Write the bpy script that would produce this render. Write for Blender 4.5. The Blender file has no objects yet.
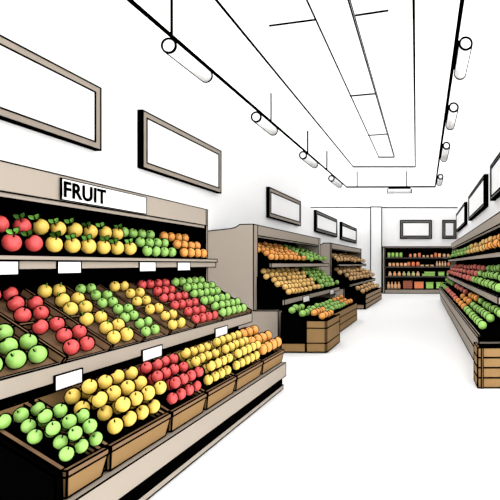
import bpy, bmesh, math, random
from mathutils import Vector, Matrix
random.seed(7)
S = bpy.context.scene
COL = S.collection
PI = math.pi
F = 420.0                      # focal length in pixels of a 500 px frame
EYE = 1.6
YL, YR, YB = -math.atan(11/420), math.atan(4/420), 0.0   # left side, right side, back: slight turns of the walls

# ------------------------------------------------------------------ materials
def lin(h):
    v = [int(h[i:i+2], 16)/255 for i in (0, 2, 4)]
    return [c/12.92 if c <= .04045 else ((c+.055)/1.055)**2.4 for c in v]
def mat(name, hexcol, k=1.0, rough=.6, spec=.2, coat=0.0, noise=0.0, emit=0.0, scale=8.0):
    m = bpy.data.materials.new(name); m.use_nodes = True
    nt = m.node_tree; b = nt.nodes['Principled BSDF']
    c = [min(.95, x*k) for x in lin(hexcol)] + [1]
    b.inputs['Base Color'].default_value = c
    b.inputs['Roughness'].default_value = rough
    b.inputs['Specular IOR Level'].default_value = spec
    if coat:
        b.inputs['Coat Weight'].default_value = coat
        b.inputs['Coat Roughness'].default_value = .06
    if noise:
        tc = nt.nodes.new('ShaderNodeTexCoord'); n = nt.nodes.new('ShaderNodeTexNoise')
        r = nt.nodes.new('ShaderNodeValToRGB')
        n.inputs['Scale'].default_value = scale; n.inputs['Detail'].default_value = 3
        for e, s in zip(r.color_ramp.elements, (1-noise, 1+noise)):
            e.color = [min(.97, x*s) for x in c[:3]] + [1]
        nt.links.new(tc.outputs['Object'], n.inputs['Vector'])
        nt.links.new(n.outputs['Fac'], r.inputs['Fac'])
        nt.links.new(r.outputs['Color'], b.inputs['Base Color'])
    if emit:
        b.inputs['Emission Color'].default_value = (1, 1, 1, 1)
        b.inputs['Emission Strength'].default_value = emit
    return m
KF = .76
K = .55                        # paint reflectance: the shop is brightly lit
M = dict(
    white=mat('white_paint', 'FFFFFF', .94, .8, 0, noise=.01),
    floor=mat('white_floor', 'FFFFFF', .9, .7, 0, noise=.01),
    black=mat('black_line', '000000', 1, 1, 0),
    dark=mat('black_panel', '050505', .3, 1, 0, noise=.2),
    beige=mat('beige_laminate', 'D0C2B2', K, .7, .1, noise=.012),
    crate=mat('crate_wood', 'B8915F', K, .7, .1, noise=.03),
    pale=mat('pale_crate_wood', 'CDAE8C', K, .7, .1, noise=.03),
    divider=mat('divider_wood', 'A3805F', K, .7, .1, noise=.03),
    card=mat('white_card', 'FFFFFF', .92, .7, 0, noise=.005),
    grey=mat('grey_frame', '8E8882', K, .7, .1, noise=.01),
    framed=mat('beige_frame', 'CCBDAD', K, .7, .1, noise=.012),
    lamp=mat('lamp_panel', 'FFFFFF', .25, .6, 0, emit=1.15),
    tube=mat('lamp_tube', 'FFFFFF', .9, .6, 0, emit=.1),
    green=mat('green_skin', 'A0D368', KF, .4, .15, .5, noise=.02),
    red=mat('red_skin', 'E25250', KF, .4, .15, .5, noise=.03),
    yellow=mat('yellow_skin', 'FCD562', KF, .4, .15, .5, noise=.02),
    orange=mat('orange_peel', 'F7A650', KF*1.1, .4, .15, .4, noise=.03),
    apricot=mat('apricot_skin', 'F0C070', KF*1.2, .5, .15, .2, noise=.03),
    tan=mat('peach_skin', 'D9AD77', KF*1.2, .6, .15, .1, noise=.04),
    salmon=mat('salmon_skin', 'DF7A6C', KF*1.2, .5, .15, .2, noise=.03),
    leaf=mat('leaf_green', '7FC24E', KF, .5, .15, 0, noise=.05),
    stem=mat('stem_brown', '241608', .6, .8, 0, noise=.1),
    twig=mat('green_stem', '6FA845', K, .8, 0, noise=.05),
    p_green=mat('green_pack', 'A5D66C', 1.05, .5, .2, noise=.02),
    p_orange=mat('orange_pack', 'F08A5A', 1.05, .5, .2, noise=.02),
    p_tan=mat('tan_pack', 'E9BE93', 1.05, .5, .2, noise=.02),
    p_peach=mat('peach_pack', 'F2B27C', 1.05, .5, .2, noise=.02),
    p_brown=mat('brown_pack', 'B9694D', 1.05, .5, .2, noise=.02),
    p_olive=mat('olive_pack', 'C9C58B', 1.05, .5, .2, noise=.02),
)

def fill_light_skin():  # invented see-through ceiling material, added to light the room from above
    m = bpy.data.materials.new('translucent_fill_light_skin'); m.use_nodes = True
    nt = m.node_tree; nt.nodes.clear(); N = nt.nodes.new; L = nt.links.new
    out, mix, d, t = N('ShaderNodeOutputMaterial'), N('ShaderNodeMixShader'), N('ShaderNodeBsdfDiffuse'), N('ShaderNodeBsdfTranslucent')
    d.inputs['Color'].default_value = t.inputs['Color'].default_value = (.95, .95, .95, 1)
    mix.inputs['Fac'].default_value = .48
    L(d.outputs[0], mix.inputs[1]); L(t.outputs[0], mix.inputs[2]); L(mix.outputs[0], out.inputs['Surface'])
    return m
M['skin'] = fill_light_skin()

# ------------------------------------------------------------------ mesh helpers
class MB:
    """collects faces of one part (slot 0) and the dark lines along its edges (slot 1)"""
    def __init__(s): s.bm = bmesh.new()
    def hexa(s, p):
        """8 points: bottom ring 0-3, top ring 4-7"""
        v = [s.bm.verts.new(q) for q in p]
        for f in ((3,2,1,0), (4,5,6,7), (0,1,5,4), (1,2,6,5), (2,3,7,6), (3,0,4,7)):
            s.bm.faces.new([v[i] for i in f])
        return s
    def box(s, x0, x1, y0, y1, z0, z1):
        return s.hexa([(x0,y0,z0), (x1,y0,z0), (x1,y1,z0), (x0,y1,z0), (x0,y0,z1), (x1,y0,z1), (x1,y1,z1), (x0,y1,z1)])
    def prism(s, poly, y0, y1):
        """a profile of (x, z) points swept along y"""
        a = [s.bm.verts.new((x, y0, z)) for x, z in poly]; b = [s.bm.verts.new((x, y1, z)) for x, z in poly]
        n = len(poly)
        s.bm.faces.new(a); s.bm.faces.new(b[::-1])
        for i in range(n): s.bm.faces.new((a[i], b[i], b[(i+1) % n], a[(i+1) % n]))
        return s
    def slope(s, p, q, t, y0, y1):
        """a board from front edge p to back edge q (x, z), thickness t downward"""
        d = Vector((q[0]-p[0], q[1]-p[1])).normalized(); n = Vector((d.y, -d.x))
        if n.y > 0: n = -n
        return s.prism([p, q, (q[0]+n.x*t, q[1]+n.y*t), (p[0]+n.x*t, p[1]+n.y*t)], y0, y1)
    def tube(s, p, q, r, mi=1, n=6, ext=.5):
        p, q = Vector(p), Vector(q); d = q-p
        if d.length < 1e-6: return
        d.normalize(); p = p-d*r*ext; q = q+d*r*ext
        u = d.orthogonal().normalized(); w = d.cross(u)
        ra = [s.bm.verts.new(p+(u*math.cos(2*PI*i/n)+w*math.sin(2*PI*i/n))*r) for i in range(n)]
        rb = [s.bm.verts.new(q+(u*math.cos(2*PI*i/n)+w*math.sin(2*PI*i/n))*r) for i in range(n)]
        fs = [s.bm.faces.new((ra[i], ra[(i+1) % n], rb[(i+1) % n], rb[i])) for i in range(n)]
        fs += [s.bm.faces.new(ra[::-1]), s.bm.faces.new(rb)]
        for f in fs: f.material_index = mi
        return s
    def cyl(s, p, q, r0, r1=None, n=32, mi=0):
        r1 = r0 if r1 is None else r1
        p, q = Vector(p), Vector(q); d = (q-p).normalized(); u = d.orthogonal().normalized(); w = d.cross(u)
        ra = [s.bm.verts.new(p+(u*math.cos(2*PI*i/n)+w*math.sin(2*PI*i/n))*r0) for i in range(n)]
        rb = [s.bm.verts.new(q+(u*math.cos(2*PI*i/n)+w*math.sin(2*PI*i/n))*r1) for i in range(n)]
        fs = [s.bm.faces.new((ra[i], ra[(i+1) % n], rb[(i+1) % n], rb[i])) for i in range(n)]
        for f in fs: f.smooth = True
        fs += [s.bm.faces.new(ra[::-1]), s.bm.faces.new(rb)]
        for f in fs: f.material_index = mi
        return s
    def lines(s, r, ang=30):
        s.bm.normal_update()
        bmesh.ops.recalc_face_normals(s.bm, faces=s.bm.faces[:])
        es = []
        for e in s.bm.edges:
            if len(e.link_faces) != 2 or e.calc_face_angle(0) > math.radians(ang):
                if all(f.material_index == 0 for f in e.link_faces):
                    es.append((e.verts[0].co.copy(), e.verts[1].co.copy()))
        for p, q in es: s.tube(p, q, r)
        return s
    def build(s, name, m, parent=None, line=0, frame=0.0, origin=None):
        """one mesh object; coordinates are those of the frame, its origin at the thing's base"""
        if line: s.lines(line)
        bmesh.ops.recalc_face_normals(s.bm, faces=s.bm.faces[:])
        if parent is not None and origin is None: origin = Vector(parent['o'])
        if origin is None:
            c = [v.co for v in s.bm.verts]
            lo = [min(p[i] for p in c) for i in range(3)]; hi = [max(p[i] for p in c) for i in range(3)]
            origin = Vector(((lo[0]+hi[0])/2, (lo[1]+hi[1])/2, lo[2]))
        origin = Vector(origin)
        bmesh.ops.translate(s.bm, verts=s.bm.verts[:], vec=-origin)
        me = bpy.data.meshes.new(name); s.bm.to_mesh(me); s.bm.free()
        me.materials.append(M[m] if isinstance(m, str) else m); me.materials.append(M['black'])
        o = bpy.data.objects.new(name, me); COL.objects.link(o)
        if parent is not None:
            o.parent = parent
            po = Vector(parent['o']); o.location = origin-po
            o['o'] = list(origin)
        else:
            o.location = place(frame, origin)
            o.rotation_euler = (0, 0, frame); o['o'] = list(origin)
        return o
OFF = {YL: Vector((0, -.075, 0))}
def place(frame, v): return Matrix.Rotation(frame, 3, 'Z') @ Vector(v)+OFF.get(frame, Vector((0, 0, 0)))
def tag(o, label, cat, group=None):
    o['label'] = label; o['category'] = cat
    if group: o['group'] = group
    return o
def structure(o): o['kind'] = 'structure'; return o
def thing(name, label, cat, origin, frame, group=None):
    o = bpy.data.objects.new(name, None); COL.objects.link(o)
    o.location = place(frame, origin); o.rotation_euler = (0, 0, frame); o['o'] = list(origin)
    o.empty_display_size = .2
    return tag(o, label, cat, group)
ORD = ('first second third fourth fifth sixth seventh eighth ninth tenth eleventh twelfth thirteenth fourteenth fifteenth sixteenth '
       'seventeenth eighteenth nineteenth twentieth').split()
def ordinal(i):
    if i < 20: return ORD[i]
    t = ('twenty', 'thirty', 'forty', 'fifty', 'sixty', 'seventy', 'eighty')[(i+1)//10-2]
    return (t[:-1]+'ieth') if (i+1) % 10 == 0 else t+'-'+ORD[(i+1) % 10-1]

# ------------------------------------------------------------------ fruit
SKIN = dict(red_apple='red', green_apple='green', yellow_apple='yellow', orange='orange', lime='green', apricot='apricot', peach='tan', plum='salmon', lemon='yellow')
SAY = dict(peach='tan peach', plum='salmon plum', lime='round green lime', lemon='round yellow lemon')
def fruit_axis(v):
    """where the stem points, in the fruit's own frame (-y towards the aisle, z up)"""
    t = (.95, .62, .8, .45)[v]; r = (-.35, .3, -.05, -.6)[v]
    return Vector((math.sin(r), -math.sin(t)*math.cos(r), math.cos(t)*math.cos(r))).normalized()
FM = {}
def fruit_mesh(kind, v, h, phi):
    key = (kind, v, h, phi)
    if key in FM: return FM[key]
    f = fruit_axis(v); apple = 'apple' in kind
    def rad(d):
        t = d.angle(f); c = d.dot(f)
        if apple:
            return (1-.30*math.exp(-(t/.26)**2)-.10*math.exp(-((PI-t)/.4)**2))*(1-.05*c*c)*(1+.03*c)
        return (1-.10*math.exp(-(t/.14)**2))*(1-.03*c*c)
    p = math.degrees(phi)
    th = [t for t in (0, 12, 24, 36, 48, 60, 70) if t < 90-p-3]+[90-p, 90-p+.5, 90, 90+p-.5, 90+p]+[t for t in (116, 135, 155) if t > 90+p+3]+[180]
    n = 24; bm = bmesh.new(); rings = []
    for t in th:
        a = math.radians(t); ring = []
        out = 1+h if 90-p+.2 < t < 90+p-.2 else 1
        for i in range(n if 0 < t < 180 else 1):
            b = 2*PI*i/n
            d = Vector((math.sin(a)*math.cos(b), -math.cos(a), math.sin(a)*math.sin(b)))
            ring.append(bm.verts.new(d*rad(d)*out))
        rings.append((t, ring))
    for (ta, ra), (tb, rb) in zip(rings, rings[1:]):
        blk = 90-p-.1 <= ta and tb <= 90+p+.1
        for i in range(n):
            j = (i+1) % n
            q = [ra[i % len(ra)], ra[j % len(ra)], rb[j % len(rb)], rb[i % len(rb)]]
            q = list(dict.fromkeys(q))
            fc = bm.faces.new(q); fc.smooth = True; fc.material_index = 1 if blk else 0
    bmesh.ops.recalc_face_normals(bm, faces=bm.faces[:])
    me = bpy.data.meshes.new(kind); bm.to_mesh(me); bm.free()
    me.materials.append(M[SKIN[kind]]); me.materials.append(M['black'])
    FM[key] = me
    return me
SM = {}
def stem_mesh(v, long, dot):
    """a short stem standing in the hollow of the fruit"""
    key = (v, long, dot)
    if key in SM: return SM[key]
    f = fruit_axis(v); mb = MB(); up = Vector((.15, 0, 1)).normalized()
    if dot:
        mb.cyl(f*.88, f*.985, .13, .10, n=8)
        m = M['stem']
    else:
        a = f*.62; b = f*.95; c = b+(f+up*1.2).normalized()*(.42 if long else .16)
        mb.cyl(a, b, .12, .075, n=7); mb.cyl(b-f*.02, c, .075, .09, n=7)
        m = M['twig'] if long == 2 else M['stem']
    bmesh.ops.recalc_face_normals(mb.bm, faces=mb.bm.faces[:])
    me = bpy.data.meshes.new('stem'); mb.bm.to_mesh(me); mb.bm.free(); me.materials.append(m)
    SM[key] = me
    return me
LM = {}
def leaf_mesh(v, side):
    key = (v, side)
    if key in LM: return LM[key]
    f = fruit_axis(v); base = f*1.02+Vector((0, 0, .10))
    d = Vector((-.62, -.1, .42) if side < 0 else (.45, -.1, .85)).normalized()
    w = d.cross(Vector((0, -1, .15))).normalized(); nrm = w.cross(d).normalized()
    L, W = .95, .30; bm = bmesh.new(); N = 8
    rows = []
    for i in range(N+1):
        t = i/N; hw = W*math.sin(PI*t**.85)**.9+.004; c = base+d*L*t-Vector((0, 0, .10))*t*t
        rows.append([bm.verts.new(c-w*hw+nrm*hw*.25), bm.verts.new(c), bm.verts.new(c+w*hw+nrm*hw*.25)])
    for a, b in zip(rows, rows[1:]):
        for k in (0, 1): bm.faces.new((a[k], a[k+1], b[k+1], b[k]))
    r = bmesh.ops.solidify(bm, geom=bm.faces[:], thickness=.03)
    mb = MB(); mb.bm.free(); mb.bm = bm
    for k in (0, 2):
        pts = [x[k].co.copy() for x in rows]
        for p, q in zip(pts, pts[1:]): mb.tube(p, q, .04, n=5)
    bmesh.ops.recalc_face_normals(bm, faces=bm.faces[:])
    me = bpy.data.meshes.new('leaf'); bm.to_mesh(me); bm.free()
    me.materials.append(M['leaf']); me.materials.append(M['black'])
    LM[key] = me
    return me
COUNT = {}
def put_fruit(kind, pos, R, frame, yaw, pitch, label, group, h, phi, stem=None, leaves=False, sq=1.0):
    v = random.randrange(4)
    o = bpy.data.objects.new(kind, fruit_mesh(kind, v, h, phi)); COL.objects.link(o)
    o.location = place(frame, pos)
    o.rotation_euler = (Matrix.Rotation(frame+yaw, 3, 'Z') @ Matrix.Rotation(-pitch, 3, 'X')).to_euler()
    o.scale = (R*sq, R, R)
    tag(o, label, kind.split('_')[-1], group)
    COUNT[kind] = COUNT.get(kind, 0)+1
    if stem is not None:
        c = bpy.data.objects.new('stem', stem_mesh(v, stem, stem == 'dot')); COL.objects.link(c); c.parent = o
    if leaves:
        for s in (-1, 1):
            c = bpy.data.objects.new('leaf', leaf_mesh(v, s)); COL.objects.link(c); c.parent = o
    return o
def lay(frame, p, q, y0, y1, kind, dia, yaw, pitch, phrase, h=.12, phi=.27, stem=None, leaves=False, rows=None, sq=1.0, loose=0.0, cap=.8, pad=.0, gap=1.03, rowgap=.90, y_from_far=False, first=0, lift=0.0, heap=0):
    """one run of fruit of a kind on the sloped bed from front edge p to back edge q (x, z), between y0 and y1"""
    P = Vector(p); D = Vector(q)-P; L = D.length; D.normalize(); Nn = Vector((-D.y, D.x))
    if Nn.y < 0: Nn = -Nn
    R = dia/2/(1+h)
    Re = dia/2
    nr = rows or max(1, int((L-2*Re-2*pad)/(dia*rowgap))+1)
    step = (L-2*Re-2*pad)/(nr-1) if nr > 1 else 0
    W = y1-y0-2*pad
    names = {0: 'front', nr-1: 'back'}
    kname = SAY.get(kind, kind.replace('_', ' '))
    grp = '%ss, %s' % (kname, phrase)
    if loose:                       # spread out loosely, wider apart further down the shop
        for r in range(nr):
            y = y0+pad+Re+(r % 2)*.5*max(dia, loose*y0*y0)*random.uniform(.8, 1.1); c = 0
            while y < y1-pad-Re:
                s = pad+Re+r*step+random.uniform(-.08, .08)*(step-dia*.86 if step > dia*.9 else dia*.1)
                hgt = Re*1.01+lift+random.uniform(0, .28)*dia
                x, z = P.x+D.x*s+Nn.x*hgt, P.y+D.y*s+Nn.y*hgt
                lb = '%s, %s along the %s row of %s' % (kname, ordinal(first+c), names.get(r, ORD[r]), phrase)
                put_fruit(kind, (x, y, z), R*random.uniform(.92, 1.0), frame, yaw, pitch, lb, grp, h, phi, stem, leaves, sq)
                c += 1; y += min(cap, max(dia*1.02, loose*y*y))*random.uniform(.75, 1.25)+dia*.1
        return
    for layer in range(1+heap):
        for r in range((nr-2 if nr > 4 else nr-1) if layer else nr):
            n = max(1, int((W-dia)/(dia*gap)+1e-6)+1)
            sp = dia*gap
            slack = W-dia-(n-1)*sp
            off = (r+layer) % 2
            if slack < sp*.5:
                stg = slack; base = 0.0
                if slack < dia*.25 and n > 2: n -= off; base = sp*.5*off; stg = 0
            else: stg = sp*.5; base = (slack-stg)/2
            for c in range(n):
                y = y0+pad+Re+base+(0 if not layer else sp*.25)+stg*off+c*sp+random.uniform(-1, 1)*dia*.05
                s = pad+Re+(r+(layer and .5))*step+(random.uniform(-.07, .07)*dia if 0 < r < nr-1 else 0)
                hgt = Re*1.01+lift+layer*Re*1.48+random.uniform(0, .02)*dia
                x, z = P.x+D.x*s+Nn.x*hgt, P.y+D.y*s+Nn.y*hgt
                rn = 'top heap' if layer else names.get(r, ORD[r])
                if layer: rn = ('lower', 'upper', 'third', 'fourth')[min(r, 3)]+' heaped'
                lb = '%s, %s along the %s row of %s' % (kname, ordinal(first+c), rn, phrase)
                put_fruit(kind, (x, y, z), R*random.uniform(.93, 1.0), frame, yaw, pitch, lb, grp, h, phi, stem, leaves, sq)

# ------------------------------------------------------------------ the room
CEIL, BACK = 4.76, 23.3
structure(MB().box(-8, 2.4, -3, BACK+.3, -.2, -.012).build('floor', 'floor'))
cb = MB()
cb.bm.faces.new([cb.bm.verts.new(q) for q in ((-8, -3, CEIL), (2.4, -3, CEIL), (2.4, BACK+.3, CEIL), (-8, BACK+.3, CEIL))])
structure(cb.build('ceiling', 'skin'))      # plain white ceiling; translucency is added so sky light fills the room evenly
structure(MB().box(-4.56, -4.36, -3.2, 13.65, 0, CEIL).build('wall_left', 'white', frame=YL))
structure(MB().box(-4.56, -4.36, 13.65, 23.2, 0, 3.56).build('partition_wall', 'white', frame=YL))
structure(MB().box(-8.2, -8, -3, BACK+.3, 0, CEIL).build('wall_far_left', 'white'))
structure(MB().box(2.04, 2.24, 7.0, BACK, 0, CEIL).build('wall_right', 'white', frame=YR))
structure(MB().box(-8, 2.0, BACK, BACK+.2, 0, CEIL).build('wall_back', 'white'))
# dark joint where ceiling and back wall meet, and the square column with its corners marked
t = MB(); t.tube((-7.9, BACK-.01, CEIL-.02), (1.8, BACK-.01, CEIL-.02), .038)
structure(t.build('trim_1', 'black'))
t = MB().box(-2.98, -2.37, BACK-.3, BACK+.05, 0, CEIL+.02)
for x in (-2.98, -2.37): t.tube((x, BACK-.3, .02), (x, BACK-.3, CEIL-.02), .03)
t.tube((-2.98, BACK-.3, CEIL-.03), (-2.37, BACK-.3, CEIL-.03), .03)
structure(t.build('column', 'white'))

# luminous ceiling panel
g = thing('ceiling_light', 'large white luminous panel let into the ceiling with a raised strip down its middle', 'light', (-1.3, 5.5, CEIL), 0)
xs = ((-2.38, -2.22), (-.02, -.31))
zc = CEIL-.02
p = MB(); b = p.bm
pts = [(-2.62, -2.5), (.02, -2.5), (-.31, 13.5), (-2.31, 13.5)]
p.hexa([(x, y, zc) for x, y in pts]+[(x, y, CEIL+.01) for x, y in pts])
p.build('diffuser', 'lamp', g)
fr = MB()
for (x0, y0), (x1, y1) in zip(pts, pts[1:]+pts[:1]): fr.tube((x0, y0, zc-.01), (x1, y1, zc-.01), .03 if y0 == y1 else .017)
for a, c in (((-2.04, 5.52), (-1.39, 5.38)), ((-.87, 5.29), (-.46, 5.19))):
    fr.tube((a[0], a[1], zc-.008), (c[0], c[1], zc-.008), .013)
fr.build('seam_frame', 'black', g)
st = MB()
sp = [(-1.425, -2), (-.90, -2), (-.89, 12.06), (-1.33, 12.06)]
st.hexa([(x, y, zc-.06) for x, y in sp]+[(x, y, zc) for x, y in sp]).lines(.013)
for y in (7.63, 9.98): st.tube((-1.41+.006*y, y+.05, zc-.062), (-.90, y-.05, zc-.062), .019)
st.tube((-1.33, 12.06, zc-.06), (-.89, 12.06, zc-.06), .03)
st.build('centre_strip', 'lamp', g)

# suspended track and its tube lamps
TZ = 4.22
g = thing('lighting_track', 'black track frame hung below the ceiling on thin rods', 'track', (-1.2, 8, CEIL), 0)
LX = lambda y: -3.04*math.cos(YL)-y*math.sin(YL)
LP = lambda y: (-3.04+y*11/420, y)
RXp = lambda y: (.38-y*.0024, y)
for nm, a, c, w in (('rail', LP(.5), LP(14.3), .024), ('rail', RXp(.5), RXp(14.25), .024), ('rail', LP(14.3), RXp(14.25), .03)):
    t = MB(); t.tube((a[0], a[1], TZ), (c[0], c[1], TZ), w, n=8); t.build(nm, 'black', g)
for x, y in [LP(4.83), LP(7.74), LP(9.95), LP(11.7), (-2.31, 14.29), (-.62, 14.26)]:
    t = MB(); t.tube((x, y, TZ), (x, y, CEIL-.02), .015 if y < 9 else .022, n=6); t.build('hanging_rod', 'black', g)
def tube_lamp(a, c, off, r, lab, sil, lr):
    """a round tube lamp under the rail from a to c (x, y), off = (dx, dz) of its axis"""
    A = Vector((a[0]+off[0], a[1], TZ+off[1])); C = Vector((c[0]+off[0], c[1], TZ+off[1]))
    mid = (A+C)/2; d = (C-A).normalized(); side = d.cross(Vector((0, 0, 1))).normalized()
    g = thing('tube_lamp', lab, 'lamp', mid, 0, 'tube lamps on the ceiling track')
    t = MB(); t.cyl(A, C, r); t.lines(lr)
    s = (side*sil[0]+Vector((0, 0, 1))*sil[1]).normalized()*r
    for q in (s, -s): t.tube(A+q, C+q, lr)
    t.build('housing', 'tube', g)
    t = MB(); up = Vector((mid.x-off[0], mid.y, TZ))
    ax = d*((C-A).length*.46)
    w = Vector((0, 0, 1))*.03
    p0 = [up-ax-side*.02-w, up+ax-side*.02-w, up+ax+side*.02-w, up-ax+side*.02-w]
    lo = mid+(up-mid).normalized()*r*.8
    t.hexa([lo-ax-side*.02, lo+ax-side*.02, lo+ax+side*.02, lo-ax+side*.02]+p0)
    t.build('mount', 'black', g)
ysl = ((4.78, 5.55), (7.1, 7.83), (9.6, 10.5), (12.2, 13.2))
for i, (a, c) in enumerate(ysl):
    tube_lamp(LP(a), LP(c), (.0, -.135), .08, 'white tube lamp, %s from the shop front, on the track over the FRUIT wall' % ORD[i], (2.6, 3.0), .013+.0025*i)
ysr = ((4.83, 5.6), (6.8, 7.7), (9.0, 10.1), (12.2, 13.2))
for i, (a, c) in enumerate(ysr):
    tube_lamp(RXp(a), RXp(c), (.10, -.085), .07, 'white tube lamp, %s from the shop front, on the track above the aisle' % ORD[i], (2.5, -.45), .013+.0025*i)
tube_lamp((-1.28, 14.28), (-.46, 14.26), (0, -.14), .07, 'white tube lamp on the cross rail at the end of the track', (.0, 1), .016)

# ------------------------------------------------------------------ framed panels
def wall_panel(y0, y1, z0, z1, xw, dirn, frame, m, bw, dep, lr, lab, cat='picture', inner=None):
    """a framed white panel on a wall at x = xw, facing dirn (+1 towards +x)"""
    xf = xw+dirn*dep
    g = thing('framed_panel', lab, cat, (xw, (y0+y1)/2, z0), frame, 'white framed panels on the walls')
    X = lambda d: sorted((xw, xw+dirn*d))
    for a in ((y0, y1, z0, z0+bw), (y0, y1, z1-bw, z1)): pass
    b = MB(); x0, x1 = X(dep)
    # dark sides, then a face in the frame's own colour
    b.box(x0, x1, y0, y1, z0, z1).lines(lr); b.build('frame_side', 'dark', g)
    f = MB(); e = sorted((xf, xf+dirn*.006))
    f.box(*e, y0, y1, z0, z0+bw); f.box(*e, y0, y1, z1-bw, z1)
    f.box(*e, y0, y0+bw, z0+bw, z1-bw); f.box(*e, y1-bw, y1, z0+bw, z1-bw)
    q = xf+dirn*.006
    for (ya, yb, za, zb) in ((y0, y1, z0, z1), (y0+bw, y1-bw, z0+bw, z1-bw)):
        for (c, d) in (((ya, za), (yb, za)), ((yb, za), (yb, zb)), ((yb, zb), (ya, zb)), ((ya, zb), (ya, za))):
            f.tube((q, *c), (q, *d), lr)
    f.build('frame', m, g)
    p = MB(); e = sorted((xf, xf+dirn*.003)); p.box(*e, y0+bw, y1-bw, z0+bw, z1-bw); p.build('panel', 'card', g)
XW = -4.36
kf = XW/-3.3
for (u0, u1, zt, zb, m, lab, bw, lr) in (
        (-60, 99, 3.30, 2.70, 'framed', 'big beige-framed white panel on the wall above the FRUIT sign, cut by the picture edge', .085, .011),
        (141.5, 220, 3.30, 2.67, 'framed', 'beige-framed white panel on the wall past the end of the FRUIT stand', .085, .012),
        (268.5, 300, 3.09, 2.52, 'framed', 'framed white panel on the wall above the second fruit stand', .10, .017),
        (315.5, 336.5, 3.05, 2.49, 'grey', 'small framed white panel above the third fruit stand, first of the pair', .11, .022),
        (341, 356, 3.03, 2.45, 'grey', 'small framed white panel above the third fruit stand, second of the pair', .12, .026)):
    wall_panel(4.3*F/(436-u0)-.03, 4.3*F/(436-u1)-.03, EYE+(zb-EYE)*kf, EYE+(zt-EYE)*kf, XW, 1, YL, m, bw, .07, lr, lab)
for (y0, y1, lab) in ((18.4, 22.8, 'black-framed white panel high on the wall over the right-hand stand, farthest from the entrance'),
                      (12.7, 16.9, 'black-framed white panel high on the wall over the right-hand stand, middle of three'),
                      (7.8, 11.55, 'black-framed white panel at the right picture edge, over the right-hand stand')):
    wall_panel(y0, y1, 3.36, 4.30, 2.04, -1, YR, 'grey', .09, .11, .025, lab)
for x0, x1, lab in ((-1.36, .36, 'grey-framed white panel on the back wall above the packaged goods shelf'),
                    (.98, 1.72, 'grey-framed white panel on the back wall, half hidden by the right wall panels')):
    z0, z1 = EYE+1.42, EYE+2.41
    g = thing('framed_panel', lab, 'picture', ((x0+x1)/2, BACK, z0), 0, 'white framed panels on the walls')
    b = MB().box(x0, x1, BACK-.08, BACK, z0, z1); b.lines(.03); b.build('frame', 'grey', g)
    b = MB().box(x0+.13, x1-.13, BACK-.09, BACK-.08, z0+.13, z1-.13); b.lines(.025); b.build('panel', 'card', g)

# ------------------------------------------------------------------ the FRUIT stand
Y0, Y1 = 2.23, 5.42
LR = .006
g = thing('fruit_stand', 'long beige stand with black back, stepped shelves of fruit and the FRUIT sign', 'display stand', (-2.7, 3.8, 0), YL)
B = lambda mb, n, m, line=LR, p=g: mb.build(n, m, p, line)
B(MB().box(-3.4, -1.965, Y0, Y1, 0, .05), 'plinth', 'beige')
B(MB().box(-3.4, -1.97, Y0+.01, Y1-.03, .05, .165), 'kick_panel', 'dark')
B(MB().box(-3.4, -1.93, Y0, Y1, .165, .336), 'ledge', 'beige')
B(MB().box(-3.46, -3.42, Y0, Y1-.03, 0, 2.27), 'back_panel', 'dark')
B(MB().prism([(-3.42, .34), (-2.52, .34), (-2.52, .82), (-3.05, 1.18), (-3.42, 1.56)], Y0+.02, Y1-.06), 'riser', 'dark')
for y0, y1, yi in ((Y0-.04, Y0, Y0+.003), (Y1-.035, Y1, Y1-.038)):
    B(MB().box(-3.46, -2.95, y0, y1, 0 if y0 > 3 else 1.0, 2.30), 'side_panel', 'beige')
B(MB().box(-3.42, -2.955, Y1-.045, Y1-.036, .34, 2.265), 'side_lining', 'dark', 0)
B(MB().prism([(-1.965, .02), (-1.965, .50), (-2.46, .79), (-3.4, 1.3), (-3.4, .02)], Y0-.04, Y0-.004), 'end_panel', 'dark')
B(MB().box(-3.0, -2.95, Y0, Y1, 2.095, 2.30), 'header', 'beige')
B(MB().box(-2.99, -2.965, Y0, Y1-.035, 2.055, 2.095), 'header_trim', 'beige')
B(MB().box(-3.46, -3.0, Y0, Y1, 2.27, 2.30), 'top_panel', 'beige')
# top shelf
s1 = B(MB().box(-3.42, -2.84, Y0, Y1+.03, 1.625, 1.662), 'shelf', 'beige')
B(MB().box(-2.91, -2.86, Y0, Y1+.03, 1.56, 1.625), 'price_rail', 'beige', LR, s1)
B(MB().prism([(-2.90, 1.655), (-3.42, 2.066), (-3.42, 1.655)], Y0+.02, Y1-.06), 'fruit_bed', 'dark', 0, s1)
for y0, y1 in ((2.62, 2.87), (3.165, 3.377), (4.04, 4.275), (4.634, 4.87)):
    B(MB().box(-2.86, -2.852, y0, y1, 1.527, 1.62), 'price_tag', 'card', LR*.8, s1)
# middle shelf: a sloped tray with compartments
TF, TM, TB = (-2.40, .955), (-2.73, 1.165), (-3.06, 1.375)
s2 = B(MB().slope(TF, TB, .03, Y0, Y1), 'shelf', 'divider')
B(MB().box(-2.41, -2.37, Y0, Y1, .858, .97), 'lip', 'beige', LR, s2)
B(MB().prism([(-2.41, .87), (-2.41, .93), (-3.06, 1.34), (-3.1, 1.3)], Y0, Y1), 'underside', 'dark', 0, s2)
cuts = [Y0, 2.705, 3.09, 3.43, 3.77, 4.165, 4.69, Y1]
nrm = Vector((TF[1]-TB[1], TB[0]-TF[0])).normalized()
if nrm.y < 0: nrm = -nrm
def off(p, d): return (p[0]+nrm.x*d, p[1]+nrm.y*d)
for y in cuts[:-1]+[Y1]:
    B(MB().prism([off(TF, .001), off(TB, .001), off(TB, .055), off(TF, .055)], y-.011, y+.011), 'divider', 'divider', LR*.9, s2)
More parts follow.
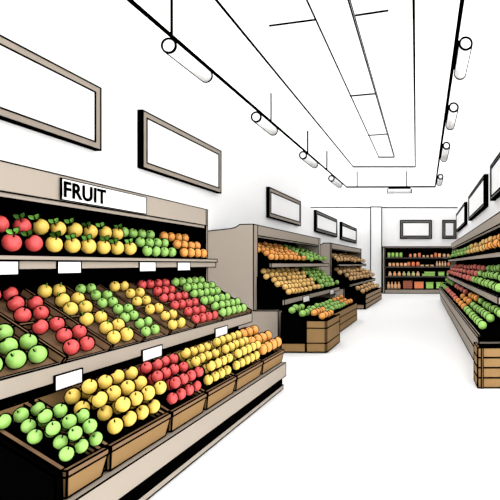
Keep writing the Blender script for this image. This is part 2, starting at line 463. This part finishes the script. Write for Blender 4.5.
for a, c in ((Y0, 3.43), (3.77, Y1)):
    dd = Vector((TB[0]-TF[0], TB[1]-TF[1])).normalized()*.011
    q = [(TM[0]-dd.x, TM[1]-dd.y), (TM[0]+dd.x, TM[1]+dd.y)]
    B(MB().prism([off(q[0], .001), off(q[1], .001), off(q[1], .05), off(q[0], .05)], a, c), 'divider', 'divider', LR*.9, s2)
for y0, y1 in ((2.615, 2.816), (3.39, 3.63), (4.505, 4.766)):
    B(MB().box(-2.368, -2.36, y0, y1, .81, .905), 'price_tag', 'card', LR*.8, s2)
# sign
sg = thing('shop_sign', 'white rectangular sign lettered FRUIT on the header of the stand', 'sign', (-2.95, 3.765, 2.105), YL)
B(MB().box(-2.937, -2.929, 3.285, 4.245, 2.105, 2.272), 'board', 'card', .0045, sg)
cu = bpy.data.curves.new('lettering', 'FONT'); cu.body = 'FRUIT'; cu.size = .172; cu.extrude = .002; cu.offset = .0045; cu.space_character = 1.06
to = bpy.data.objects.new('lettering', cu); COL.objects.link(to)
bpy.context.view_layer.update()
me = bpy.data.meshes.new_from_object(to.evaluated_get(bpy.context.evaluated_depsgraph_get()))
bpy.data.objects.remove(to)
me.name = 'lettering'; me.materials.clear(); me.materials.append(M['black'])
lt = bpy.data.objects.new('lettering', me); COL.objects.link(lt); lt.parent = sg
xsz = max(v.co.x for v in me.vertices)
lt.rotation_euler = (PI/2, 0, PI/2); lt.scale = (.43/xsz, 1, 1)
lt.location = (.028, -.475, .026)

# fruit on the top shelf
bed = ((-2.875, 1.64), (-3.40, 2.055))
bq = lambda f: (bed[0][0]+(bed[1][0]-bed[0][0])*f, bed[0][1]+(bed[1][1]-bed[0][1])*f)
yw = math.radians(36)
kw = dict(frame=YL, yaw=yw, pitch=math.radians(-2), sq=.82)
lay(p=bed[0], q=bq(.54), y0=Y0+.085, y1=3.17, kind='red_apple', dia=.15, phrase="the FRUIT stand's top shelf", stem=1, leaves=True, rows=2, gap=1.04, **kw)
lay(p=bed[0], q=bq(.56), y0=3.10, y1=4.11, kind='yellow_apple', dia=.15, phrase="the FRUIT stand's top shelf", stem=1, leaves=True, rows=2, gap=1.04, **kw)
lay(p=bed[0], q=bq(.64), y0=4.12, y1=4.72, kind='green_apple', dia=.125, phrase="the FRUIT stand's top shelf", stem=0, rows=3, **kw)
lay(p=bed[0], q=bq(.64), y0=4.73, y1=5.34, kind='orange', dia=.13, phrase="the FRUIT stand's top shelf", stem='dot', rows=3, **kw)
# fruit in the middle shelf
kw = dict(frame=YL, yaw=yw, pitch=math.radians(5), pad=.010, sq=.82)
front, back = (off(TF, .002), off(TM, .002)), (off(TM, .002), off(TB, .002))
comp = [('green_apple', .125, 0, 'first green bay'), ('red_apple', .122, 0, 'first red bay'), ('yellow_apple', .125, 2, 'first yellow bay'),
        ('green_apple', .105, 0, 'long green bay'), ('yellow_apple', .115, 0, 'second yellow bay'), ('red_apple', .115, 0, 'second red bay'),
        ('green_apple', .125, 0, 'last green bay')]
for i, (k, d, stm, nm) in enumerate(comp):
    a, c = cuts[i]+.012, cuts[i+1]-.012
    if nm == 'long green bay':
        lay(p=front[0], q=back[1], y0=a, y1=c, kind=k, dia=d, phrase="middle shelf's "+nm, stem=stm, **kw)
    else:
        lay(p=front[0], q=front[1], y0=a, y1=c, kind=k, dia=d, phrase="the %s, lower middle shelf" % nm, stem=stm, **kw)
        lay(p=back[0], q=back[1], y0=a, y1=c, kind=k, dia=d, phrase="the %s, upper middle shelf" % nm, stem=stm, **kw)
# crates on the ledge, each a thing of its own
ce = [2.236, 2.537, 3.125, 3.608, 4.137, 4.763, 5.42]
cr = [('green_apple', .095, 0, 'green apples, at the near end of the row', 'crate nearest the entrance'),
      ('yellow_apple', .118, 0, 'yellow apples, next to the green apple crate', 'first yellow floor-level crate'),
      ('red_apple', .106, 0, 'red apples', 'floor-level crate of red apples'),
      ('yellow_apple', .108, 1, 'yellow apples, just past the red apple crate', 'second yellow floor-level crate'),
      ('lemon', .112, 0, 'yellow fruit, beside the crate of oranges', 'floor-level crate beside the oranges'),
      ('orange', .15, 'dot', 'oranges, at the far end of the row', 'floor-level crate of oranges')]
kw = dict(frame=YL, yaw=math.radians(31), pitch=math.radians(13), sq=.82)
for i, (k, d, stm, nm, ph) in enumerate(cr):
    a, c = ce[i]+.012, ce[i+1]-.012
    xf, xb, z0, zf, zb = -1.955, -2.46, .348, .505, .785
    o = thing('produce_crate', 'open brown wooden crate of '+nm, 'crate', ((xf+xb)/2, (a+c)/2, z0), YL, 'fruit crates along the bottom ledge')
    e, w = .022, .026
    mb = MB().hexa([(xf-.045, a+e, z0), (xf-.022, a+e, z0), (xf-.022, c-e, z0), (xf-.045, c-e, z0), (xf-w, a, zf-.035), (xf, a, zf-.035), (xf, c, zf-.035), (xf-w, c, zf-.035)])
    B(mb, 'front_board', 'crate', LR, o)
    B(MB().hexa([(xb, a+e, z0), (xb+w, a+e, z0), (xb+w, c-e, z0), (xb, c-e, z0), (xb, a, zb), (xb+w, a, zb), (xb+w, c, zb), (xb, c, zb)]), 'back_board', 'crate', LR, o)
    for ya, yb, da in ((a, a+w, e), (c-w, c, -e)):
        mb = MB().hexa([(xb+w, ya+da, z0), (xf-.045, ya+da, z0), (xf-.045, yb+da, z0), (xb+w, yb+da, z0), (xb+w, ya, zb-.034), (xf-w, ya, zf-.034), (xf-w, yb, zf-.034), (xb+w, yb, zb-.034)])
        B(mb, 'side_board', 'crate', LR, o)
    rim = MB(); rw = .034
    rim.box(xf-rw, xf+.004, a-.003, c+.003, zf-.035, zf)
    for ya, yb in ((a-.003, a+rw), (c-rw, c+.003)):
        rim.hexa([(xb, ya, zb-.035), (xf-rw, ya, zf-.035), (xf-rw, yb, zf-.035), (xb, yb, zb-.035), (xb, ya, zb), (xf-rw, ya, zf), (xf-rw, yb, zf), (xb, yb, zb)])
    B(rim, 'rim', 'divider', LR, o)
    B(MB().prism([(xf-.05, z0+.01), (xf-.05, zf-.045), (xb+w, zb-.095), (xb+w, z0+.01)], a+w+.012, c-w-.012), 'lining', 'dark', 0, o)
    lay(p=(xf-.006, zf+.012), q=(xb+.07, zb-.055), y0=a-(.016 if i == 0 else .004), y1=c+(-.008 if i == 0 else .004), kind=k, dia=d, phrase=ph, stem=stm, heap=1 if i in (0, 1, 2, 3, 4) else 0, rowgap=.92, gap=1.0, lift=.0, **kw)

# ------------------------------------------------------------------ second and third stands on the same wall
def stand(y0, y1, xs, xl, s1, s2, ls, lab, lr, xback, tags):
    """beige stand: xs = front of the upper case, xl = front of the wide base; s1, s2 = (front x, z) of shelves"""
    g = thing('fruit_stand', lab, 'display stand', ((xback+xl)/2, (y0+y1)/2, 0), YL)
    th = .18
    prof = [(xback, 0), (xl, 0), (xl, .716), (xs, .716), (xs, 2.35), (xs-.08, 2.35), (xs-.26, 2.345), (xs-.34, 2.29), (xs-.42, 2.27), (xback, 2.22)]
    for a, c in ((y0, y0+th), (y1-th, y1)):
        B(MB().prism(prof, a, c), 'side_panel', 'beige', lr, g)
    wb = max(xs-.66, xback+.04)
    B(MB().box(wb-.03, wb, y0+th, y1-th, .05, 2.25), 'back_panel', 'dark', 0, g)
    B(MB().box(wb, xs-.055, y0+th, y1-th, 2.21, 2.25), 'top_panel', 'dark', 0, g)
    B(MB().box(xs-.05, xs, y0+th, y1-th, 2.15, 2.35), 'header', 'beige', lr, g)
    B(MB().box(xs-.06, xs-.02, y0+th, y1-th, 2.11, 2.15), 'header_trim', 'beige', lr*.8, g)
    (x1, z1), (x2, z2) = s1, s2
    b1 = ((x1, z1), (xs-.45, z1+.36)); b2 = ((x2, z2), (xs-.1, z2+.50))
    q = B(MB().box(x1-.04, x1, y0+th+.02, y1-.02, z1-.09, z1), 'shelf', 'beige', lr, g)
    B(MB().prism([(x1-.04, z1-.01), (xs-.45, z1+.35), (wb+.01, z1+.35), (wb+.01, z1-.05), (x1-.04, z1-.05)], y0+th, y1-th), 'fruit_bed', 'dark', 0, q)
    q = B(MB().box(x2-.04, x2, y0+.02, y1-.02, z2-.11, z2), 'shelf', 'beige', lr, g)
    B(MB().prism([(x2-.04, z2-.01), (xs-.1, z2+.49), (xs-.36, z2+.49), (xs-.36, z2+.40), (xs-.12, z2+.40), (x2-.04, z2-.09)], y0+th, y1-th), 'fruit_bed', 'dark', 0, q)
    B(MB().prism([(x2-.03, z2-.10), (x2-.03, z2-.01), (xs+.0, z2+.42), (xs+.0, z2-.2)], y0+th-.03, y0+th), 'end_cheek', 'dark', lr, q)
    for a, c in tags: B(MB().box(x2, x2+.01, a, c, z2-.16, z2-.03), 'price_tag', 'card', lr*.7, q)
    B(MB().box(xs-.6, xl-.02, y0+th, y1-th, 0.02, .62), 'base', 'dark', 0, g)
    return b1, b2
def bin_(y0, y1, xf, xb, ztop, rise, planks, lab, lr, m, near='half', slant=.0):
    """a plank-sided bin on the floor with a dark inside"""
    o = thing('produce_bin', lab, 'bin', ((xf+xb)/2, (y0+y1)/2, 0), YL)
    zs = planks
    for a, c in zip(zs, zs[1:]):
        B(MB().box(xf-.03, xf, y0, y1, a+.001, c-.001), 'front_plank', m, lr, o)
        if near == 'half': B(MB().box(xf-.37, xf-.03, y0, y0+.03, a+.001, c-.001), 'end_plank', m, lr, o)
    xe = xf-.37 if near == 'half' else xf-.03
    B(MB().prism([(xb, .17), (xe, .17), (xe, ztop-.01), (xb, ztop+rise)], y0+.002, y0+.03), 'end_panel', 'dark', lr, o)
    B(MB().box(xb, xe-.02, y0, y0+.03, .01, .165), 'foot_plank', m, lr, o)
    B(MB().prism([(xb, .02), (xf-.03, .02), (xf-.03, ztop-.06), (xb, ztop+rise-.04)], y0+.03, y1-.03), 'lining', 'dark', 0, o)
    B(MB().box(xb, xf-.03, y1-.03, y1, .02, ztop-.02), 'far_panel', m, lr, o)
    return (xf-.045, ztop-.045), (xb+.01, ztop+rise-.035)

u2a, u2b = stand(7.9, 12.46, -3.44, -2.97, (-3.18, 1.62), (-2.86, .93), 0, 'beige stand beyond the FRUIT stand, two sloped shelves above brown floor bins', .010, -4.33,
                 ((9.0, 9.45), (11.3, 11.7)))
yw2 = math.radians(17)
kw = dict(frame=YL, yaw=yw2, h=.12, phi=.26, loose=.0030, pad=.02)
ph = "the second stand's top shelf"
lay(p=u2a[0], q=u2a[1], y0=8.12, y1=10.35, kind='orange', dia=.145, pitch=0, phrase=ph, **kw)
lay(p=u2a[0], q=u2a[1], y0=10.37, y1=12.3, kind='lime', dia=.145, pitch=0, phrase=ph, **kw)
ph = "the second stand's lower shelf"
lay(p=u2b[0], q=u2b[1], y0=8.12, y1=10.5, kind='apricot', dia=.138, pitch=.05, phrase=ph, **kw)
lay(p=u2b[0], q=u2b[1], y0=10.52, y1=12.3, kind='lime', dia=.145, pitch=.05, phrase=ph, **kw)
b = bin_(7.6, 8.6, -1.97, -2.80, .575, .14, (.01, .17, .44, .575), 'brown plank bin jutting into the aisle with green and orange fruit', .010, 'crate')
kw['pitch'] = math.radians(7)
mid = (b[0][0]-.36, b[0][1]+.064)
lay(p=b[0], q=mid, y0=7.64, y1=8.55, kind='orange', dia=.15, phrase="the front of the jutting brown bin", rows=2, **kw)
lay(p=mid, q=b[1], y0=7.64, y1=8.55, kind='lime', dia=.15, phrase="the back of the jutting brown bin", **kw)
b = bin_(8.75, 12.0, -2.26, -2.80, .50, .12, (.01, .17, .34, .50), 'long brown plank bin just behind the jutting bin, holding green and orange fruit', .010, 'crate', near='none')
lay(p=b[0], q=b[1], y0=8.8, y1=10.9, kind='lime', dia=.15, phrase="the long bin under the second stand", **kw)
lay(p=b[0], q=b[1], y0=10.92, y1=11.95, kind='orange', dia=.15, phrase="the long bin under the second stand", **kw)

u3a, u3b = stand(15.0, 21.2, -3.78, -3.3, (-3.53, 1.60), (-3.08, .88), 0, 'beige stand at the far end of the wall, two sloped shelves of tan fruit', .017, -4.31, ())
yw3 = math.radians(11)
kw = dict(frame=YL, yaw=yw3, h=.14, phi=.28, loose=.0024, pad=.02)
lay(p=u3a[0], q=u3a[1], y0=15.22, y1=21.0, kind='peach', dia=.19, pitch=0, phrase="the third stand's top shelf", **kw)
lay(p=u3b[0], q=u3b[1], y0=15.22, y1=21.0, kind='peach', dia=.21, pitch=.03, phrase="the third stand's lower shelf", **kw)
b = bin_(14.9, 19.2, -2.5, -3.02, .52, .14, (.01, .18, .35, .52), 'pale plank bin under the third stand heaped with tan fruit', .017, 'pale', near='none')
lay(p=b[0], q=b[1], y0=14.95, y1=19.1, kind='peach', dia=.21, pitch=.06, phrase="the bin under the third stand", **kw)

# ------------------------------------------------------------------ the long stand on the right wall
R0, R1 = 5.84, 18.5
lr = .011
g = thing('fruit_stand', 'long beige stand along the right wall with three sloped shelves of fruit', 'display stand', (1.2, 12, 0), YR)
B(MB().box(1.56, 1.60, R0, R1, 0, 2.45), 'back_panel', 'dark', 0, g)
B(MB().prism([(1.42, .98), (1.62, .98), (1.62, 2.43), (1.42, 2.43)], R0-.03, R0+.0), 'end_panel', 'beige', lr, g)
B(MB().box(1.35, 1.40, R0, R1, 2.29, 2.49), 'header', 'beige', lr, g)
B(MB().box(1.37, 1.41, R0, R1, 2.23, 2.29), 'header_trim', 'beige', lr, g)
B(MB().box(1.40, 1.60, R0, R1, 2.44, 2.48), 'top_panel', 'beige', lr, g)
B(MB().prism([(.90, .02), (.84, .5), (1.18, .9), (1.3, 1.7), (1.38, 2.3), (1.58, 2.3), (1.58, .02)], R1-.03, R1), 'end_panel', 'beige', lr, g)
def rshelf(name, x, z, lipt, xb, zb, ya, yb):
    q = B(MB().box(x, x+.04, ya, yb, z-lipt, z), name, 'beige', lr, g)
    B(MB().prism([(x+.04, z-.02), (xb, zb), (1.56, zb), (1.56, zb-.07), (x+.04, z-lipt*.8)], ya+.01, yb-.01), 'fruit_bed', 'dark', 0, q)
    return (x+.03, z-.01), (xb, zb)
r1 = rshelf('shelf', 1.20, 1.79, .09, 1.53, 2.07, R0, R1)
r2 = rshelf('shelf', 1.10, 1.13, .115, 1.53, 1.53, R0+.15, R1-.8)
r3 = rshelf('shelf', .80, .61, .05, 1.28, .86, R0, R1)
B(MB().hexa([(.88, R0+.02, 0), (1.5, R0+.02, 0), (1.5, R1, 0), (.88, R1, 0), (.80, R0+.02, .56), (1.5, R0+.02, .56), (1.5, R1, .56), (.80, R1, .56)]), 'base', 'beige', lr, g)
t = MB(); t.tube((.835, R0, .30), (.835, R1, .30), lr); B(t, 'seam', 'black', 0, g)
B(MB().prism([(.81, .52), (.81, .59), (1.42, .97), (1.56, .97), (1.56, .52)], R0-.02, R0+.01), 'end_cheek', 'dark', 0, g)
kw = dict(frame=YR, yaw=math.radians(-7), phi=.28, loose=.0070, cap=.8, pad=.03)
def rrun(bed, runs, pitch, ph):
    for y0, y1, k, d, hh in runs:
        lay(p=bed[0], q=bed[1], y0=y0+.01, y1=y1-.01, kind=k, dia=d, pitch=pitch, phrase=ph, h=hh, **kw)
rrun(r1, ((R0+.03, 7.9, 'orange', .15, .12), (7.9, 11.6, 'apricot', .15, .12), (11.6, 18.3, 'lime', .16, .15)), 0, "the right stand's top shelf")
rrun(r2, ((R0+.2, 9.2, 'green_apple', .155, .12), (9.2, 17.5, 'plum', .165, .14)), .02, "the right stand's middle shelf")
rrun(r3, ((R0+.03, 8.4, 'green_apple', .15, .12), (8.4, 10.2, 'orange', .155, .12), (10.2, 14.2, 'plum', .165, .14), (14.2, 18.4, 'lime', .18, .15)), .05, "the right stand's lowest shelf")
# plank crate closing the near end
g = thing('plank_crate', 'brown plank crate at the near end of the right-hand fruit stand', 'crate', (1.1, 5.62, 0), YR)
for i in range(4):
    z0, z1 = i*.13, i*.13+.126
    B(MB().box(.735, 1.6, 5.42, 5.45, z0+.002, z1), 'end_plank', 'crate', .009, g)
    B(MB().box(.735, .765, 5.452, 5.80, z0+.002, z1), 'side_plank', 'crate', .009, g)
B(MB().box(.78, .80, 5.40, 5.42, 0, .52), 'corner_post', 'crate', .007, g)
B(MB().box(.766, 1.6, 5.452, 5.80, .01, .50), 'lining', 'dark', 0, g)

# ------------------------------------------------------------------ packaged goods shelf at the back
SY = 22.76
kk = SY/F
sx = lambda u: (u-425)*kk
sz = lambda v: EYE-(v-264)*kk
lr = .026
g = thing('goods_shelf', 'wide beige shelving unit with black back against the end wall', 'shelving', (-.3, 23, 0), 0)
x0, x1 = sx(382.5), 1.64
B(MB().box(x0+.08, x1, 23.20, 23.24, 0, sz(247)), 'back_panel', 'dark', 0, g)
B(MB().box(x0, x0+.12, SY, 23.25, 0, sz(246.8)), 'side_panel', 'beige', lr, g)
B(MB().box(x1-.1, x1, SY, 23.25, 0, sz(246.8)), 'side_panel', 'beige', lr, g)
B(MB().box(x0+.12, x1-.1, SY, 23.25, sz(248.3), sz(246.8)), 'top_board', 'beige', lr, g)
B(MB().box(x0+.12, x1-.1, SY, 23.25, 0.0, sz(289.3)), 'base_board', 'beige', lr, g)
rowz = []
for v in (257.4, 266.6, 276.2):
    B(MB().box(x0+.12, x1-.1, SY+.01, 23.19, sz(v)-.06, sz(v)), 'shelf', 'grey', .012, g); rowz.append(sz(v))
rowz.append(sz(289.3)+lr)
def product(kind, u0, u1, row, hpx, m, label, z0=None):
    a, c = sx(u0), sx(u1); z = rowz[row]+.014 if z0 is None else z0
    hh = hpx*kk; xm = (a+c)/2; w = c-a; y = SY+.05+w/2 if kind in ('jar', 'bottle') else SY+.06
    y = min(y, SY+.3)
    mb = MB()
    if kind == 'bottle':
        r = w/2; mb.cyl((xm, y, z), (xm, y, z+hh*.55), r, n=12); mb.cyl((xm, y, z+hh*.55), (xm, y, z+hh*.78), r, r*.45, n=12); mb.cyl((xm, y, z+hh*.78), (xm, y, z+hh*.9), r*.45, n=10)
        o = mb.build('bottle', m); tag(o, label, 'bottle', 'bottles and jars on the back shelving')
        c_ = MB().cyl((xm, y, z+hh*.9), (xm, y, z+hh), r*.5, n=10).build('cap', m, o)
    elif kind == 'jar':
        r = w/2; mb.cyl((xm, y, z), (xm, y, z+hh*.82), r, n=14)
        o = mb.build('jar', m); tag(o, label, 'jar', 'bottles and jars on the back shelving')
        MB().cyl((xm, y, z+hh*.82), (xm, y, z+hh), r*.85, n=14).build('lid', m, o)
    else:
        mb.box(a, c, y, y+.3, z, z+hh*.86)
        o = mb.build(kind, m, None, .008); tag(o, label, 'packet' if kind == 'packet' else 'box', 'boxes and packets on the back shelving')
        MB().box(a-.006, c+.006, y-.006, y+.306, z+hh*.86+.002, z+hh).build('lid', m, o)
    return z+hh+.012
rn = ('top', 'second', 'third', 'bottom')
for i in range(4): product('jar', 387.3+4*i, 390.2+4*i, 0, 4.6, 'p_green', 'green jar, %s in the group of four on the back top shelf' % ORD[i])
for i, (a, c, h_) in enumerate(((409, 411.6, 3.2), (413.6, 416.2, 3.6), (418, 420.8, 4.2), (422.6, 424.8, 2.0), (426.4, 428.8, 2.0), (430.6, 433, 2.4), (434.4, 437, 4.2), (438.2, 441, 3.8),
                                (442.8, 445.6, 3.4), (447, 449.6, 3.2), (451, 453.4, 3.4))):
    product('jar', a, c, 0, h_, ('p_orange', 'p_peach', 'p_orange', 'p_tan', 'p_tan', 'p_peach', 'p_orange', 'p_peach', 'p_tan', 'p_peach', 'p_tan')[i], 'orange-toned jar on the back top shelf, %s after the green jars' % ORD[i])
for i in range(5): product('jar', 388.2+3.9*i, 391+3.9*i, 1, 3.4, 'p_peach' if i % 2 else 'p_tan', 'tan jar, %s from the column end of the second back shelf' % ORD[i])
for i in range(3): product('jar', 407+4.6*i, 410.2+4.6*i, 1, 4.4, 'p_orange', 'reddish orange jar, %s of three on the second back shelf' % ORD[i])
for i in range(3): product('packet', 420.5+5*i, 424+5*i, 1, 1.6, 'p_tan', 'flat tan packet, %s of three on the second back shelf' % ORD[i])
for i in range(4): product('bottle', 436+2.8*i, 437.9+2.8*i, 1, 5.2, 'p_tan', 'thin tan bottle, %s of four on the second back shelf' % ORD[i])
for i in range(2): product('jar', 447.5+3.2*i, 450+3.2*i, 1, 4.0, 'p_orange', 'orange jar, %s after the thin bottles on the second back shelf' % ORD[i])
for i in range(7): product('bottle', 388+4.7*i, 391.4+4.7*i, 2, 4.4, ('p_tan', 'p_peach', 'p_olive')[(0, 1, 1, 2, 2, 2, 0)[i]], 'stubby bottle, %s from the column end of the third back shelf' % ORD[i])
z = product('packet', 422, 435, 2, 2.0, 'p_green', 'long green packet lying under another on the third back shelf')
product('packet', 424.3, 435, 2, 2.0, 'p_green', 'long green packet lying on top of another on the third back shelf', z)
product('carton', 438.2, 444.4, 2, 4.0, 'p_green', 'small green carton beside the flat green packets on the third back shelf')
product('carton', 447, 451, 2, 4.0, 'p_green', 'small green carton at the right end of the third back shelf')
for i in range(4): product('bottle', 386.8+3.5*i, 389.7+3.5*i, 3, 6.6, 'p_peach' if i % 2 else 'p_tan', 'tan bottle, %s of four on the lowest back shelf' % ORD[i])
z = None
for i in range(4): z = product('packet', 403, 412.3, 3, 1.7, 'p_brown', 'flat brown packet, %s from the bottom of the stack on the lowest back shelf' % ORD[i], z)
product('carton', 414.3, 423.6, 3, 6.6, 'p_orange', 'big orange carton on the lowest back shelf')
for i, a in enumerate((426, 436.2, 445)): product('carton', a, a+7.4, 3, 6.2, 'p_green', 'green carton, %s to the right of the orange carton on the lowest back shelf' % ORD[i])

# ------------------------------------------------------------------ light, sky, camera
w = bpy.data.worlds.new('daylight'); S.world = w; w.use_nodes = True
w.node_tree.nodes['Background'].inputs['Color'].default_value = (1, 1, 1, 1)
w.node_tree.nodes['Background'].inputs['Strength'].default_value = 3.1
cam = bpy.data.cameras.new('camera'); co = bpy.data.objects.new('camera', cam); COL.objects.link(co)
co.location = (0, 0, EYE); co.rotation_euler = (PI/2, 0, 0)
cam.sensor_width = 36; cam.lens = F/500*36; cam.shift_x = -(425-250)/500; cam.shift_y = (264-250)/500
cam.clip_end = 200; cam.clip_start = .05
S.camera = co
vs = S.view_settings
vs.view_transform = 'Standard'; vs.look = 'None'; vs.gamma = 1; vs.use_curve_mapping = False; vs.exposure = 0
S.cycles.max_bounces = 10; S.cycles.diffuse_bounces = 8
S.cycles.use_denoising = True
for o in S.objects:
    if 'o' in o.keys(): del o['o']
print('FRUIT', COUNT, sum(COUNT.values()))
